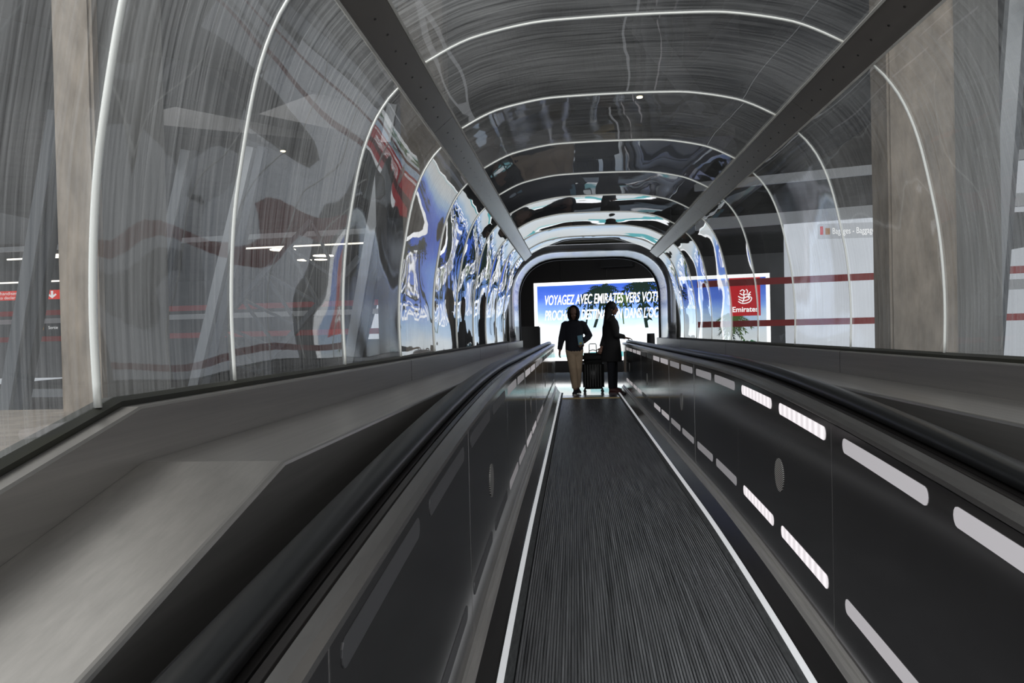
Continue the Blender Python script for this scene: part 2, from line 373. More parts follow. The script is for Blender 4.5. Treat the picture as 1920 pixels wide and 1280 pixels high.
# ------------------------------------------------------------------ the glass tunnel: bays of three panes between joint rings
HALF = [(1.285, 1.075), (1.29, 1.30), (1.275, 1.55), (1.243, 1.75), (1.195, 1.97), (1.135, 2.13), (1.06, 2.245), (0.985, 2.315)]
ROOF = [(0.895, 2.395), (0.77, 2.46), (0.65, 2.503), (0.42, 2.546), (0.20, 2.556), (0.0, 2.558)]
def resample(pts, n):
    L = [0]
    for a, b in zip(pts, pts[1:]): L.append(L[-1] + math.hypot(b[0] - a[0], b[1] - a[1]))
    out = []
    for i in range(n + 1):
        t = L[-1] * i / n; k = 0
        while k < len(L) - 2 and L[k + 1] < t: k += 1
        f = (t - L[k]) / (L[k + 1] - L[k]); a, b = pts[k], pts[k + 1]
        out.append((a[0] + (b[0] - a[0]) * f, a[1] + (b[1] - a[1]) * f))
    return out
def crom(pts, n=4):                            # Catmull-Rom smoothing of the outline
    P = [Vector((a, b, 0)) for a, b in pts]; out = []
    for i in range(len(P) - 1):
        p0 = P[max(0, i - 1)]; p1 = P[i]; p2 = P[i + 1]; p3 = P[min(len(P) - 1, i + 2)]
        for k in range(n):
            t = k / n
            q = 0.5 * ((2 * p1) + (p2 - p0) * t + (2 * p0 - 5 * p1 + 4 * p2 - p3) * t * t + (3 * p1 - p0 - 3 * p2 + p3) * t ** 3)
            out.append((q.x, q.y))
    out.append((P[-1].x, P[-1].y)); return out
SIDE_P = resample(crom(HALF), 26)
RF = crom(ROOF); RF_full = [(-x, z) for x, z in RF] + [(x, z) for x, z in RF[::-1][1:]]
ROOF_P = resample(RF_full, 40)
RINGS = [YB, -0.65, 0.5, 1.60, 2.28, 3.42, 4.54, 5.66, 6.78, 7.90, 9.02, 10.14, 11.26, 11.94]
GL = [glass_mat('acrylic_%s' % c, d, sd) for c, d, sd in (('near', 0.36, 0.0), ('middle', 0.26, 3.3), ('far', 0.10, 7.1))]
def normals(pts):
    out = []
    for i in range(len(pts)):
        a = pts[max(0, i - 1)]; b = pts[min(len(pts) - 1, i + 1)]
        d = Vector((b[0] - a[0], b[1] - a[1])).normalized(); out.append((d.y, -d.x))
    return out
def pane(name, pts, nrm, y0, y1, m, parent, sgn):
    roof = name == 'roof_pane'
    bm = bmesh.new(); ny = 10; rows = []
    amp = 0.007 + 0.002 * random.random() if roof else 0.010 + 0.003 * random.random(); amp *= min(1, ((y1 - y0) / 1.12) ** 2) * (0.22 if y1 < 3.5 else 1); wob = 0.3 if y1 < 3.5 else 1; ph = random.random() * 6; ph2 = random.random() * 6
    for i in range(ny + 1):
        t = i / ny; y = y0 + (y1 - y0) * t; row = []
        for j, (o, z) in enumerate(pts):
            u = j / (len(pts) - 1)
            b_ = amp * (4 * t * (1 - t)) * (0.55 + 0.45 * math.sin(PI * u)) + wob * 0.002 * math.sin(u * 9 + ph) * math.sin(PI * t)
            b_ += 0.001 * math.sin(u * 17 + t * 3 + ph2) * math.sin(PI * t)
            row.append(bm.verts.new((XC + sgn * (o + nrm[j][0] * b_), y, z + nrm[j][1] * b_ + ledge_z(y))))
        rows.append(row)
    for i in range(ny):
        for j in range(len(pts) - 1):
            bm.faces.new((rows[i][j], rows[i][j + 1], rows[i + 1][j + 1], rows[i + 1][j]))
    return bmobj(name, bm, m, parent, True)
nS = normals(SIDE_P); nS = [(-a if a < 0 else a, abs(b)) for a, b in nS]
nR = [(o * 0.15, 1.0) for o, z in ROOF_P]
ordw = ['overhead behind the viewer', 'just behind the viewer', 'nearest to the viewer', 'short nearest bay at the ledge fold', 'first full bay past the ledge fold', 'second full bay past the ledge fold',
        'third full bay past the ledge fold', 'middle bay, fourth past the fold', 'fifth bay past the fold', 'fifth bay before the portal', 'fourth bay before the portal', 'third bay before the portal', 'second bay before the portal', 'short last bay against the portal frame']
for i in range(len(RINGS) - 1):
    y0, y1 = RINGS[i], RINGS[i + 1]
    g = GL[0] if y1 < 3.5 else (GL[1] if y1 < 5.8 else GL[2])
    sg = tag(empty('tunnel_bay'), 'clear curved acrylic tunnel bay, ' + ordw[i], 'glass tunnel', 'bays of the acrylic tunnel')
    pane('side_pane', SIDE_P, nS, y0 + 0.004, y1 - 0.004, g, sg, -1)
    pane('side_pane', SIDE_P, nS, y0 + 0.004, y1 - 0.004, g, sg, 1)
    pane('roof_pane', ROOF_P, nR, y0 + 0.004, y1 - 0.004, g, sg, 1)
    rt = 0.0055 if i != 3 else 0.0085
    for nm, pts, sgn in (('joint', SIDE_P, -1), ('joint', SIDE_P, 1), ('joint', ROOF_P, 1)):
        bm = bmesh.new(); tube(bm, [(XC + sgn * (o - (0.004 if pts is SIDE_P else 0)), y0, z + ledge_z(y0) - (0.004 if pts is ROOF_P else 0)) for o, z in pts], rt, 6)
        bmobj(nm, bm, M['ring'], sg, True)

# two roof rails, flat steel plates between side and roof panes, with screws and butt joints
for s, sd in ((-1, 'left'), (1, 'right')):
    rl = tag(empty('roof_rail'), 'long flat steel rail with screws along the %s shoulder of the tunnel' % sd, 'rail', 'roof rails of the tunnel')
    a = Vector((0.995, 2.285)); b = Vector((0.890, 2.375)); n = Vector((b.y - a.y, -(b.x - a.x))).normalized()
    if n.x < 0: n = -n
    seg = [(YB, 1.665), (1.665, 4.20), (4.204, 7.6), (7.604, 9.3), (9.304, 11.95)]
    for y0, y1 in seg:
        bm = bmesh.new()
        q = [a, b, b + n * 0.018, a + n * 0.018]
        sweep(bm, side(s, [(v.x, v.y) for v in q]), [y0, y1], ledge_z); bmobj('plate', bm, M['beam'], rl)
    for e, nm in ((a, 'edge_trim'), (b, 'edge_trim')):
        d = (b - a).normalized() * (1 if e is b else -1); q = [e + n * -0.003, e + d * 0.010 - n * 0.003, e + d * 0.010 + n * 0.03, e + n * 0.03]
        bm = bmesh.new(); sweep(bm, side(s, [(v.x, v.y) for v in q]), [YB, 1.665, 11.85], ledge_z); bmobj(nm, bm, M['seal'], rl)
    c = (a + b) / 2 - n * 0.0012; dd = (b - a).normalized()
    bm = bmesh.new()
    bm.faces.new([bm.verts.new((s * dd.x * 0.005 * math.cos(q), 0.007 * math.sin(q), dd.y * 0.005 * math.cos(q))) for q in [2 * PI * k / 8 for k in range(8)]])
    sc0 = bmobj('screw', bm, M['hole'], rl)
    for cnt in range(60):
        o = sc0 if cnt == 0 else sc0.copy()
        if cnt: C.objects.link(o); o.parent = rl
        cc = c + dd * (0.004 if cnt % 2 else -0.004); o.location = (XC + s * cc.x, 1.8 + 0.16 * cnt, cc.y)

# ------------------------------------------------------------------ portal frame at the far end
def rounded(h, zt, zb, r, n=10):
    out = [(h, zb), (h * 1.0, (zb + zt - r) / 2)]
    for k in range(n + 1):
        an = PI / 2 * k / n; out.append((h - r + r * math.cos(an) ** 0.85 if math.cos(an) > 0 else h - r, zt - r * 0.92 + r * 0.92 * math.sin(an) ** 0.9))
    full = [(XC + o, z) for o, z in out] + [(XC - o, z) for o, z in out[::-1]]
    return full
pf = tag(empty('portal_frame'), 'pale reflective rounded metal portal frame closing the tunnel', 'portal')
def ringloft(name, secs, m, thick=None):
    bm = bmesh.new(); rows = [[bm.verts.new((x, y, z)) for x, z in sec] for y, sec in secs]
    for i in range(len(rows)):
        k = (i + 1) % len(rows)
        for j in range(len(rows[0]) - 1): bm.faces.new((rows[i][j], rows[i][j + 1], rows[k][j + 1], rows[k][j]))
    for j in (0, -1): bm.faces.new([r[j] for r in rows])
    return bmobj(name, bm, m, pf, True)
o1 = rounded(1.275, 2.535, 0.934, 0.81); oi = rounded(1.25, 2.505, 0.934, 0.79); o2 = rounded(1.235, 2.48, 0.934, 0.77); o3 = rounded(1.10, 2.32, 0.934, 0.66); o4 = rounded(1.085, 2.30, 0.934, 0.65)
ringloft('metal_lining', [(11.98, o1), (11.98, oi), (14.05, oi), (14.05, o1)], M['portal'])
ringloft('outer_seal', [(11.955, rounded(1.325, 2.59, 0.934, 0.86)), (11.955, rounded(1.272, 2.53, 0.934, 0.81)), (11.979, rounded(1.272, 2.53, 0.934, 0.81)), (11.979, rounded(1.325, 2.59, 0.934, 0.86))], M['gasket'])
ringloft('dark_rim', [(14.051, rounded(1.235, 2.485, 0.934, 0.775)), (14.051, rounded(1.33, 2.60, 0.934, 0.86)), (14.2, rounded(1.33, 2.60, 0.934, 0.86)), (14.2, rounded(1.235, 2.485, 0.934, 0.775))], M['room'])

# ------------------------------------------------------------------ landing room: floor, dark end wall
FW = 23.6
def ady(x): return 23.5 - (x + 1.17) * 0.2652              # the end wall stands at an angle
bm = bmesh.new()
v = [bm.verts.new(q) for q in ((-6, 12.0, -0.055), (12, 12.0, -0.055), (12, 20.5, -0.055), (-6, 25.0, -0.055), (-6, 12.0, -0.15), (12, 12.0, -0.15), (12, 20.5, -0.15), (-6, 25.0, -0.15))]
v2 = [bm.verts.new(q) for q in ((XC - 0.56, YW + 0.755, -0.002), (XC + 0.56, YW + 0.755, -0.002))]
for f in ((0, 1, 2, 3), (7, 6, 5, 4), (0, 4, 5, 1), (1, 5, 6, 2), (2, 6, 7, 3), (3, 7, 4, 0)): bm.faces.new([v[i] for i in f])
for q in v2: bm.verts.remove(q)
tag(bmobj('floor', bm, M['skirt']), kind='structure')
bm = bmesh.new()
box(bm, -4.5, 9.0, YW + 0.76, 16.0, -0.05, 0.0)
v = [bm.verts.new((x, y, z)) for z in (-0.05, 0.0) for x, y in ((-4.5, 16.001), (9.0, 16.001), (9.0, ady(9.0) - 0.02), (-4.5, ady(-4.5) - 0.02))]
for f in ((0, 3, 2, 1), (4, 5, 6, 7), (0, 1, 5, 4), (1, 2, 6, 5), (2, 3, 7, 6), (3, 0, 4, 7)): bm.faces.new([v[i] for i in f])
tag(bmobj('floor', bm, M['tile']), kind='structure')
def slab_on_wall(x0, x1, z0, z1, off, th, m, name, parent=None):
    """box lying along the angled end wall, its face 'off' metres in front of it"""
    bm = bmesh.new(); nx, ny = 0.2563, 0.9666                  # wall normal pointing away from the room
    pts = []
    for o in (off, off - th):
        for x, z in ((x0, z0), (x1, z0), (x1, z1), (x0, z1)): pts.append(bm.verts.new((x - nx * o, ady(x) - ny * o, z)))
    for f in ((0, 1, 2, 3), (7, 6, 5, 4), (0, 4, 5, 1), (1, 5, 6, 2), (2, 6, 7, 3), (3, 7, 4, 0)): bm.faces.new([pts[i] for i in f])
    return bmobj(name, bm, m, parent)
tag(slab_on_wall(-3.4, 2.75, 0.0, 4.6, 0.0, 0.2, M['room'], 'wall_back'), kind='structure')
tag(slab_on_wall(2.75, 6.3, 0.0, 3.2, 0.0, 0.2, M['slab'], 'wall_back_right'), kind='structure')
tag(boxobj('wall_left_of_landing', -3.6, -3.4, 14.2, 24.0, 0.0, 4.6, M['room']), kind='structure')
for o in [bpy.data.objects['wall_left_of_landing']]: o.name = 'wall_landing'
tag(boxobj('ceiling', -3.6, 2.9, 14.2, 23.9, 4.6, 4.75, M['room']), kind='structure')
# thin joints of the dark wall cladding
for q in (-0.4, 0.95, 2.2):
    o = slab_on_wall(q, q + 0.012, 2.75, 4.6, 0.012, 0.01, M['skirt'], 'trim_1'); tag(o, kind='structure')

# ------------------------------------------------------------------ backlit advertising screen
ad = tag(empty('advertising_screen'), 'huge backlit beach advertising screen beyond the portal with french slogan', 'screen')
AX0, AX1, AZ0, AZ1 = -1.17, 5.30, 0.34, 2.66
def admat():
    m = bpy.data.materials.new('beach_picture'); m.use_nodes = True; nt = m.node_tree; nt.nodes.clear(); N = nt.nodes.new; L = nt.links.new
    out = N('ShaderNodeOutputMaterial'); em = N('ShaderNodeEmission'); em.inputs[1].default_value = 1.3
    tc = N('ShaderNodeTexCoord'); sp = N('ShaderNodeSeparateXYZ'); L(tc.outputs['Object'], sp.inputs[0])
    nz = N('ShaderNodeTexNoise'); nz.inputs['Scale'].default_value = 0.9; nz.inputs['Detail'].default_value = 6
    mp = N('ShaderNodeMapping'); mp.inputs['Scale'].default_value = (0.6, 0.6, 1.8); L(tc.outputs['Object'], mp.inputs[0]); L(mp.outputs[0], nz.inputs['Vector'])
    a1 = N('ShaderNodeMath'); a1.operation = 'MULTIPLY_ADD'; a1.inputs[1].default_value = 0.9; L(nz.outputs[0], a1.inputs[0])
    a0 = N('ShaderNodeMath'); a0.operation = 'SUBTRACT'; a0.inputs[1].default_value = 0.45; L(sp.outputs['Z'], a0.inputs[0]); L(a0.outputs[0], a1.inputs[2])
    mr = N('ShaderNodeMapRange'); mr.inputs[1].default_value = AZ0; mr.inputs[2].default_value = AZ1; L(a1.outputs[0], mr.inputs[0])
    cr = N('ShaderNodeValToRGB'); e = cr.color_ramp.elements
    e[0].position = 0.0; e[0].color = (0.50, 0.85, 0.90, 1); e[1].position = 1.0; e[1].color = (0.045, 0.14, 0.60, 1)
    for pz, c in ((0.05, (0.62, 0.95, 0.96, 1)), (0.10, (0.95, 0.97, 0.95, 1)), (0.38, (0.85, 0.94, 1, 1)), (0.52, (0.55, 0.75, 1.0, 1)), (0.62, (0.26, 0.45, 0.98, 1)), (0.76, (0.13, 0.25, 0.85, 1)), (0.9, (0.06, 0.14, 0.66, 1))):
        q = e.new(pz); q.color = c
    L(mr.outputs[0], cr.inputs[0]); L(cr.outputs[0], em.inputs[0]); L(em.outputs[0], out.inputs[0]); return m
def emit(name, col, st=1.0):
    m = bpy.data.materials.new(name); m.use_nodes = True; nt = m.node_tree; nt.nodes.clear()
    out = nt.nodes.new('ShaderNodeOutputMaterial'); em = nt.nodes.new('ShaderNodeEmission'); em.inputs[0].default_value = (*col, 1); em.inputs[1].default_value = st
    nt.links.new(em.outputs[0], out.inputs[0]); return m
EW = emit('backlit_white', (1, 1, 1), 2.0); EP = emit('backlit_palm', (0.018, 0.035, 0.028), 1.0); EP2 = emit('backlit_leaf', (0.10, 0.17, 0.05), 1.0)
ER = emit('backlit_red', (0.75, 0.035, 0.045), 1.0); ES = emit('backlit_skin', (0.45, 0.20, 0.10), 1.0); EC = emit('backlit_sea', (0.20, 0.70, 0.75), 1.1); EG = emit('backlit_bush', (0.06, 0.22, 0.05), 1.0)
slab_on_wall(AX0, AX1, AZ0, AZ1, 0.10, 0.09, M['mull'], 'case', ad)
slab_on_wall(AX0 + 0.10, AX1 - 0.10, AZ0 + 0.10, AZ1 - 0.10, 0.106, 0.005, admat(), 'picture', ad)
for nm, a in (('border', (AX0, AX0 + 0.10, AZ0, AZ1)), ('border', (AX1 - 0.10, AX1, AZ0, AZ1)), ('border', (AX0 + 0.10, AX1 - 0.10, AZ0, AZ0 + 0.10)), ('border', (AX0 + 0.10, AX1 - 0.10, AZ1 - 0.10, AZ1))):
    slab_on_wall(*a, 0.108, 0.007, EW, nm, ad)
def onwall(u, z, off): return Vector((u - 0.2563 * off, ady(u) - 0.9666 * off, z))
def flatpoly(bm, pts, off):
    bm.faces.new([bm.verts.new(onwall(u, z, off)) for u, z in pts])
def text_mesh(body, size, sx=1.0, shear=0.0, bold=0.0, align='LEFT'):
    cu = bpy.data.curves.new('lettering', 'FONT'); cu.body = body; cu.size = size; cu.shear = shear; cu.offset = bold; cu.align_x = align
    o = bpy.data.objects.new('lettering', cu); C.objects.link(o)
    dg = bpy.context.evaluated_depsgraph_get(); me = bpy.data.meshes.new_from_object(o.evaluated_get(dg))
    bpy.data.objects.remove(o)
    for v in me.vertices: v.co.x *= sx
    return me
def wall_text(body, u, z, size, sx, m, off, shear=0, bold=0, width=None, name='lettering'):
    me = text_mesh(body, size, sx, shear, bold)
    if width:
        w0 = max(v.co.x for v in me.vertices); k = width / w0
        for v in me.vertices: v.co.x *= k
    for v in me.vertices: v.co = onwall(u + v.co.x, z + v.co.y, off)
    return link(name, me, m, ad)
def palm(u, z, r, lean, seed, m, off, n=11, trunk=1.2):
    rnd = random.Random(seed); bm = bmesh.new()
    pts = []; w_ = 0.035 * r / 0.5
    for t in range(7): pts.append((u + lean * (t / 6) ** 1.5, z - trunk * t / 6))
    for i in range(6):
        flatpoly(bm, [(pts[i][0] - w_, pts[i][1]), (pts[i][0] + w_, pts[i][1]), (pts[i + 1][0] + w_, pts[i + 1][1]), (pts[i + 1][0] - w_, pts[i + 1][1])], off)
    for k in range(n):
        an = 2 * PI * k / n + rnd.uniform(-.2, .2); L_ = r * rnd.uniform(.75, 1.15)
        prev = (u, z)
        for q in range(1, 8):
            t = q / 7
            x = u + math.cos(an) * L_ * t; y = z + math.sin(an) * L_ * t * 0.8 - 0.55 * L_ * t * t
            x = min(max(x, AX0 + .11), AX1 - .11); y = min(y, AZ1 - 0.105); 
            px, py = prev
            flatpoly(bm, [(px, py + 0.012), (x, y + 0.012), (x, y - 0.012), (px, py - 0.012)], off) if abs(x - px) > 1e-4 else None
            for sg in (-1, 1):                               # leaflets
                dx, dy = x - px, y - py; l = math.hypot(dx, dy) or 1; nx_, ny_ = -dy / l * sg, dx / l * sg
                tx = min(max(x + nx_ * .16 * r * 2 * (1 - t * .6) + dx / l * .07, AX0 + .11), AX1 - .11); ty = min(y + ny_ * .11 * r * 2 * (1 - t * .6) - 0.05, AZ1 - 0.105)
                try: flatpoly(bm, [(px, py), (x, y), (tx, ty)], off)
                except Exception: pass
            prev = (x, y)
    return bmobj('palm_picture', bm, m, ad)
palm(0.85, 2.40, 0.60, -0.25, 1, EP, 0.112, 15, 1.1)
palm(1.95, 2.46, 0.66, 0.12, 2, EP, 0.112, 15, 1.2)
palm(0.45, 2.22, 0.34, -0.10, 5, EP, 0.1125, 13, 0.9)
palm(2.75, 2.40, 0.42, 0.18, 3, EP, 0.112, 12, 1.2)
palm(1.38, 2.18, 0.24, 0.05, 4, EP2, 0.113, 13, 0.8)
palm(-0.05, 1.88, 0.20, -0.05, 6, EP2, 0.113, 11, 0.5)
palm(4.35, 1.50, 0.42, -0.10, 8, EP2, 0.113, 13, 0.8)
palm(4.25, 1.25, 0.30, 0.10, 9, EP, 0.1125, 11, 0.6)
wall_text('VOYAGEZ AVEC EMIRATES VERS VOTRE', -0.86, 2.00, 0.40, 0.5, EW, 0.118, 0.22, 0.005, 3.42)
wall_text('PROCHAINE DESTINATION DANS L\u2019OC\u00c9AN', -0.86, 1.55, 0.40, 0.5, EW, 0.118, 0.22, 0.005, 3.62)
# red box with the airline's white mark
bm = bmesh.new(); flatpoly(bm, [(4.28, 1.52), (5.06, 1.52), (5.06, AZ1 - 0.101), (4.28, AZ1 - 0.101)], 0.116); bmobj('red_box', bm, ER, ad)
wall_text('Emirates', 4.34, 1.63, 0.20, 1, EW, 0.119, 0, 0.004, 0.66)
bm = bmesh.new()
def ribbon(pts, w_):
    pts = crom(pts, 5)
    for i in range(len(pts) - 1):
        (a, b), (c, d) = pts[i], pts[i + 1]; dx, dy = c - a, d - b; l = math.hypot(dx, dy) or 1
        nx_, ny_ = -dy / l * w_, dx / l * w_
        flatpoly(bm, [(a + nx_, b + ny_), (c + nx_, d + ny_), (c - nx_, d - ny_), (a - nx_, b - ny_)], 0.119)
cx, cz = 4.67, 2.02
for st in ([(-.17, -.10), (-.10, -.15), (0, -.16), (.12, -.12), (.17, -.03), (.13, .02)], [(-.16, -.04), (-.06, -.09), (.06, -.07), (.12, -.02), (.06, .02)],
           [(-.17, .04), (-.09, -.01), (.02, .0), (.08, .05)], [(-.13, .12), (-.05, .07), (.05, .09), (.15, .07)], [(-.06, -.13), (-.02, 0), (-.03, .12), (.0, .19)],
           [(.06, .12), (.07, .18), (.03, .22)], [(-.12, .17), (-.06, .21), (.0, .17)], [(.10, -.02), (.11, .10), (.15, .15)]):
    ribbon([(cx + a, cz + b) for a, b in st], 0.013)
bmobj('emblem', bm, EW, ad)
# beach furniture, bushes and bathers in the picture
bm = bmesh.new(); rnd = random.Random(3)
for k in range(90):
    u = rnd.uniform(4.2, 5.15); z = 0.55 + rnd.random() * 0.32 * (1 - abs(u - 4.7) * 0.9); r_ = rnd.uniform(.03, .07)
    flatpoly(bm, [(u + r_ * math.cos(a) * rnd.uniform(.6, 1.2), z + r_ * math.sin(a) * rnd.uniform(.6, 1.2)) for a in [2 * PI * q / 6 for q in range(6)]], 0.113 + k * 1e-5)
bmobj('bush_picture', bm, EG, ad)
bm = bmesh.new()
for u in (4.0, 4.62, 4.9):
    flatpoly(bm, [(u, .47), (u + .18, .47), (u + .02, .72), (u - .08, .70)], 0.117); flatpoly(bm, [(u + .02, .45), (u + .42, .45), (u + .42, .49), (u + .02, .50)], 0.1175)
bmobj('lounger_picture', bm, EW, ad)
bm = bmesh.new(); flatpoly(bm, [(0.45, .45), (2.6, .45), (2.6, .56), (1.5, .60), (0.45, .58)], 0.112); bmobj('sea_picture', bm, EC, ad)

# small things in the landing room
tag(boxobj('equipment_box', -1.08, -0.70, 15.6, 15.9, 0.0, 1.32, M['black'], bevel=0.02), 'dark upright box left of the portal opening before the screen', 'cabinet')
bm = bmesh.new(); tube(bm, [(1.62, 17.0, 0.0), (1.62, 17.0, 1.0), (1.62, 17.0, 1.12)], [0.085, 0.085, 0.08], 20)
tag(bmobj('litter_bin', bm, M['black']), 'slim dark cylindrical bin seen above the right handrail', 'bin')
o = slab_on_wall(0.85, 1.75, 3.02, 3.25, 0.35, 0.34, M['black'], 'ceiling_speaker'); tag(o, 'flat black box mounted on dark wall above the screen', 'speaker')

# ------------------------------------------------------------------ the hall around the tunnel
tag(boxobj('floor', -26, 16, 2.0, 42, -0.75, -0.60, M['slab']), kind='structure')
tag(boxobj('ceiling', -26, 16, 3.0, 44, 7.2, 7.5, M['slab']), kind='structure')
# concrete columns
def column(x0, x1, y0, y1, z0, z1, label, m='concrete', side_m=None):
    bm = bmesh.new(); box(bm, x0, x1, y0, y1, z0, z1)
    bmesh.ops.bevel(bm, geom=[e for e in bm.edges if abs(e.verts[0].co.z - e.verts[1].co.z) > 1], offset=0.02, segments=2, affect='EDGES')
    return tag(bmobj('concrete_column', bm, M[m]), label, 'column', 'raw concrete columns outside the tunnel')
column(-3.45, -3.17, 5.0, 5.10, -0.60, 7.2, 'beige concrete column at far left beside the leaning steel post')
column(2.72, 3.28, 7.0, 7.4, -0.60, 7.2, 'wide beige concrete column seen through the right glass')
column(-3.06, -2.26, 14.0, 14.6, -0.60, 7.2, 'brown concrete column seen through left glass near the portal')
# concrete sill in front of the left column
tag(boxobj('concrete_sill', -6.5, -1.45, 3.3, 5.2, 0.15, 0.74, M['concrete'], bevel=0.015), 'low beige concrete sill at the foot of the left column', 'sill')
# big board-marked concrete fins
def fin(pts, z0, z1, label, m='concrete_dark'):
    bm = bmesh.new(); lo = [bm.verts.new((x, y, z0)) for x, y in pts]; hi = [bm.verts.new((x, y, z1)) for x, y in pts]
    n = len(pts)
    for i in range(n): bm.faces.new((lo[i], lo[(i + 1) % n], hi[(i + 1) % n], hi[i]))
    bm.faces.new(lo[::-1]); bm.faces.new(hi); return tag(bmobj('concrete_fin', bm, M[m]), label, 'wall fin', 'board marked concrete fins')
fin([(-3.18, 5.105), (-3.16, 5.9), (-3.44, 5.9), (-3.44, 5.105)], -0.6, 7.19, 'board-marked concrete fin right behind the far left column, shade put into its colour')
fin([(3.29, 7.05), (3.95, 7.6), (4.3, 8.6), (3.29, 8.6)], -0.6, 7.19, 'dark board-marked concrete fin right behind the right column')

# glazed facades with red bands and white rails
def facade(a, b, label, posts, n_rails, bands, top=7.2, rz=((1.95, .16),), mul_lean=0.9):
    """a, b: (x, y) ends. posts: (t, height lean)"""
    f = tag(empty('glass_facade'), label, 'facade', 'glazed hall facades with red bands')
    A, B = Vector((*a, 0)), Vector((*b, 0))
    for z, h in n_rails: barobj('rail', A + Vector((0, 0, z)), B + Vector((0, 0, z)), 0.12, h, M['rail'], f)
    off = Vector((0, -0.09, 0))
    for z, h in bands: barobj('red_band', A + off + Vector((0, 0, z)), B + off + Vector((0, 0, z)), 0.02, h, M['red'], f)
    return f
facade((-26, 26.0), (-3.7, 23.2), 'left hall facade with two red bands seen through tunnel glass', [], [(1.95, .16), (4.40, .16), (-0.50, .34)], [(2.22, .17), (1.35, .17)])
facade((2.9, 18.9), (14.0, 14.8), 'right hall facade with two red bands seen through tunnel glass', [], [(3.65, .26), (4.55, .20)], [(2.24, .15), (1.29, .14)])
barobj('rail', (7.1, 17.3, 1.95), (14.0, 14.75, 1.95), 0.12, 0.20, M['rail'], bpy.data.objects['glass_facade.001'])
# leaning steel posts
for i, (a, b, w_, m, lab) in enumerate((
    ((-10.24, 15, 5.83), (-11.6, 15, -0.6), 0.26, 'mull', 'thick leaning steel post at the far left edge'),
    ((-10.10, 20, 6.2), (-11.80, 20, -0.6), 0.20, 'mull', 'leaning grey steel post right of the left column'),
    ((-8.35, 20, 6.2), (-10.2, 20, -0.6), 0.32, 'mull', 'leaning pale steel post in the middle of the left glass'),
    ((-4.55, 20, 7.14), (-6.10, 20, -0.6), 0.26, 'mull', 'leaning steel post just left of the brown column'),
    ((7.60, 14.0, 7.19), (6.93, 14.0, -0.6), 0.15, 'mull', 'thin leaning steel post at the right edge'))):
    p_ = tag(empty('leaning_post'), lab, 'post', 'leaning steel posts of the facades')
    barobj('post', a, b, w_, 0.25, M[m], p_)
    d = Vector((w_ * 0.95, 0.06, 0)); barobj('dark_flange', Vector(a) + d, Vector(b) + d, w_ * 0.9, 0.2, M['mull_dark'], p_)  # darker steel bar alongside each post

# dim interior beyond the facades
tag(boxobj('wall_far', -40, 16, 42, 42.3, -0.6, 9.0, M['hall']), kind='structure')
tag(boxobj('floor', -40, 16, 42.31, 42.6, -0.75, -0.6, M['slab']), kind='structure')
tag(boxobj('ceiling', -30, -3.9, 26.3, 41.9, 4.45, 4.75, M['hall']), kind='structure')
tag(boxobj('ceiling', 3.5, 15.5, 21.5, 41.9, 3.75, 4.05, M['hall']), kind='structure')
def disc(x, y, z, r, label, m='lampw'):
    f = empty('ceiling_lamp', (x, y, z)); tag(f, label, 'ceiling lamp', 'round ceiling lamps of the hall')
    bm = bmesh.new(); tube(bm, [(0, 0, -0.02), (0, 0, 0.0)], r, 20); bmobj('diffuser', bm, M[m], f)
    bm = bmesh.new(); tube(bm, [(0, 0, 0.001), (0, 0, 0.03)], r * 1.12, 20); bmobj('rim', bm, M['mull_dark'], f)
for x, y, r, lab in ((-18.9, 27.5, 0.42, 'round lamp at the far left beside the leaning post'), (-10.6, 28, 0.46, 'large round lamp above the left red bands'),
                (-11.2, 32, 0.30, 'small round lamp behind the large one on the left'), (-10.5, 32, 0.26, 'small round lamp, right of the pair behind the large one'),
                (-9.9, 30.5, 0.40, 'round lamp low in the dim hall, right of the pair'), (-6.35, 27.5, 0.40, 'round lamp just left of the brown column')):
    disc(x, y, 4.44, r, lab)
for x, y, lab in ((1.75, 20, 'small warm spotlight seen through the tunnel roof'), (-9.0, 24, 'small warm spotlight seen through the left glass')):
    f = empty('ceiling_spotlight', (x, y, 7.18)); tag(f, lab, 'spotlight', 'ceiling spotlights')
    bm = bmesh.new(); tube(bm, [(0, 0, -0.14), (0, 0, -0.12)], 0.075, 16); bmobj('bulb', bm, emit('spot_glow', (1, 0.85, 0.55), 9), f)
    bm = bmesh.new(); tube(bm, [(0, 0, -0.119), (0, 0, -0.02)], [0.13, 0.11], 16); bmobj('housing', bm, M['mull_dark'], f)
for a, b, lab in (((-12.0, 26.2, 4.30), (-4.2, 25.4, 4.30), 'long thin strip light above the left facade'), ((-21, 26.7, 3.4), (-15.2, 26.1, 3.4), 'thin strip light at far left near the red sign'), ((-19, 25.0, 4.05), (-14, 24.4, 4.05), 'thin strip light above the red sign')):
    tag(barobj('strip_light', a, b, 0.05, 0.05, M['lampline']), lab, 'strip light', 'strip lights of the hall')

# red customs sign and direction boards
def board(name, x0, x1, y, z0, z1, m, label):
    r_ = tag(empty(name), label, 'sign'); boxobj('board', x0, x1, y, y + 0.12, z0, z1, m, r_, 0.01); return r_
def board_text(r_, body, x, y, z, size, m, width=None):
    me = text_mesh(body, size)
    k = width / max(v.co.x for v in me.vertices) if width else 1
    for v in me.vertices: v.co = Vector((x + v.co.x * k, y, z + v.co.y))
    link('lettering', me, m, r_)
ERS = emit('sign_red', (0.80, 0.05, 0.035), 0.9); EWS = emit('sign_white', (1, 1, 1), 0.9); EYS = emit('sign_yellow', (0.85, 0.40, 0.05), 0.5)
sg = board('customs_sign', -20.6, -16.3, 24.6, 2.66, 2.96, ERS, 'red customs sign with white arrow at the far left')
board_text(sg, 'Marchandises \u00e0 d\u00e9clarer', -19.35, 24.58, 2.83, 0.15, EWS, 1.75)
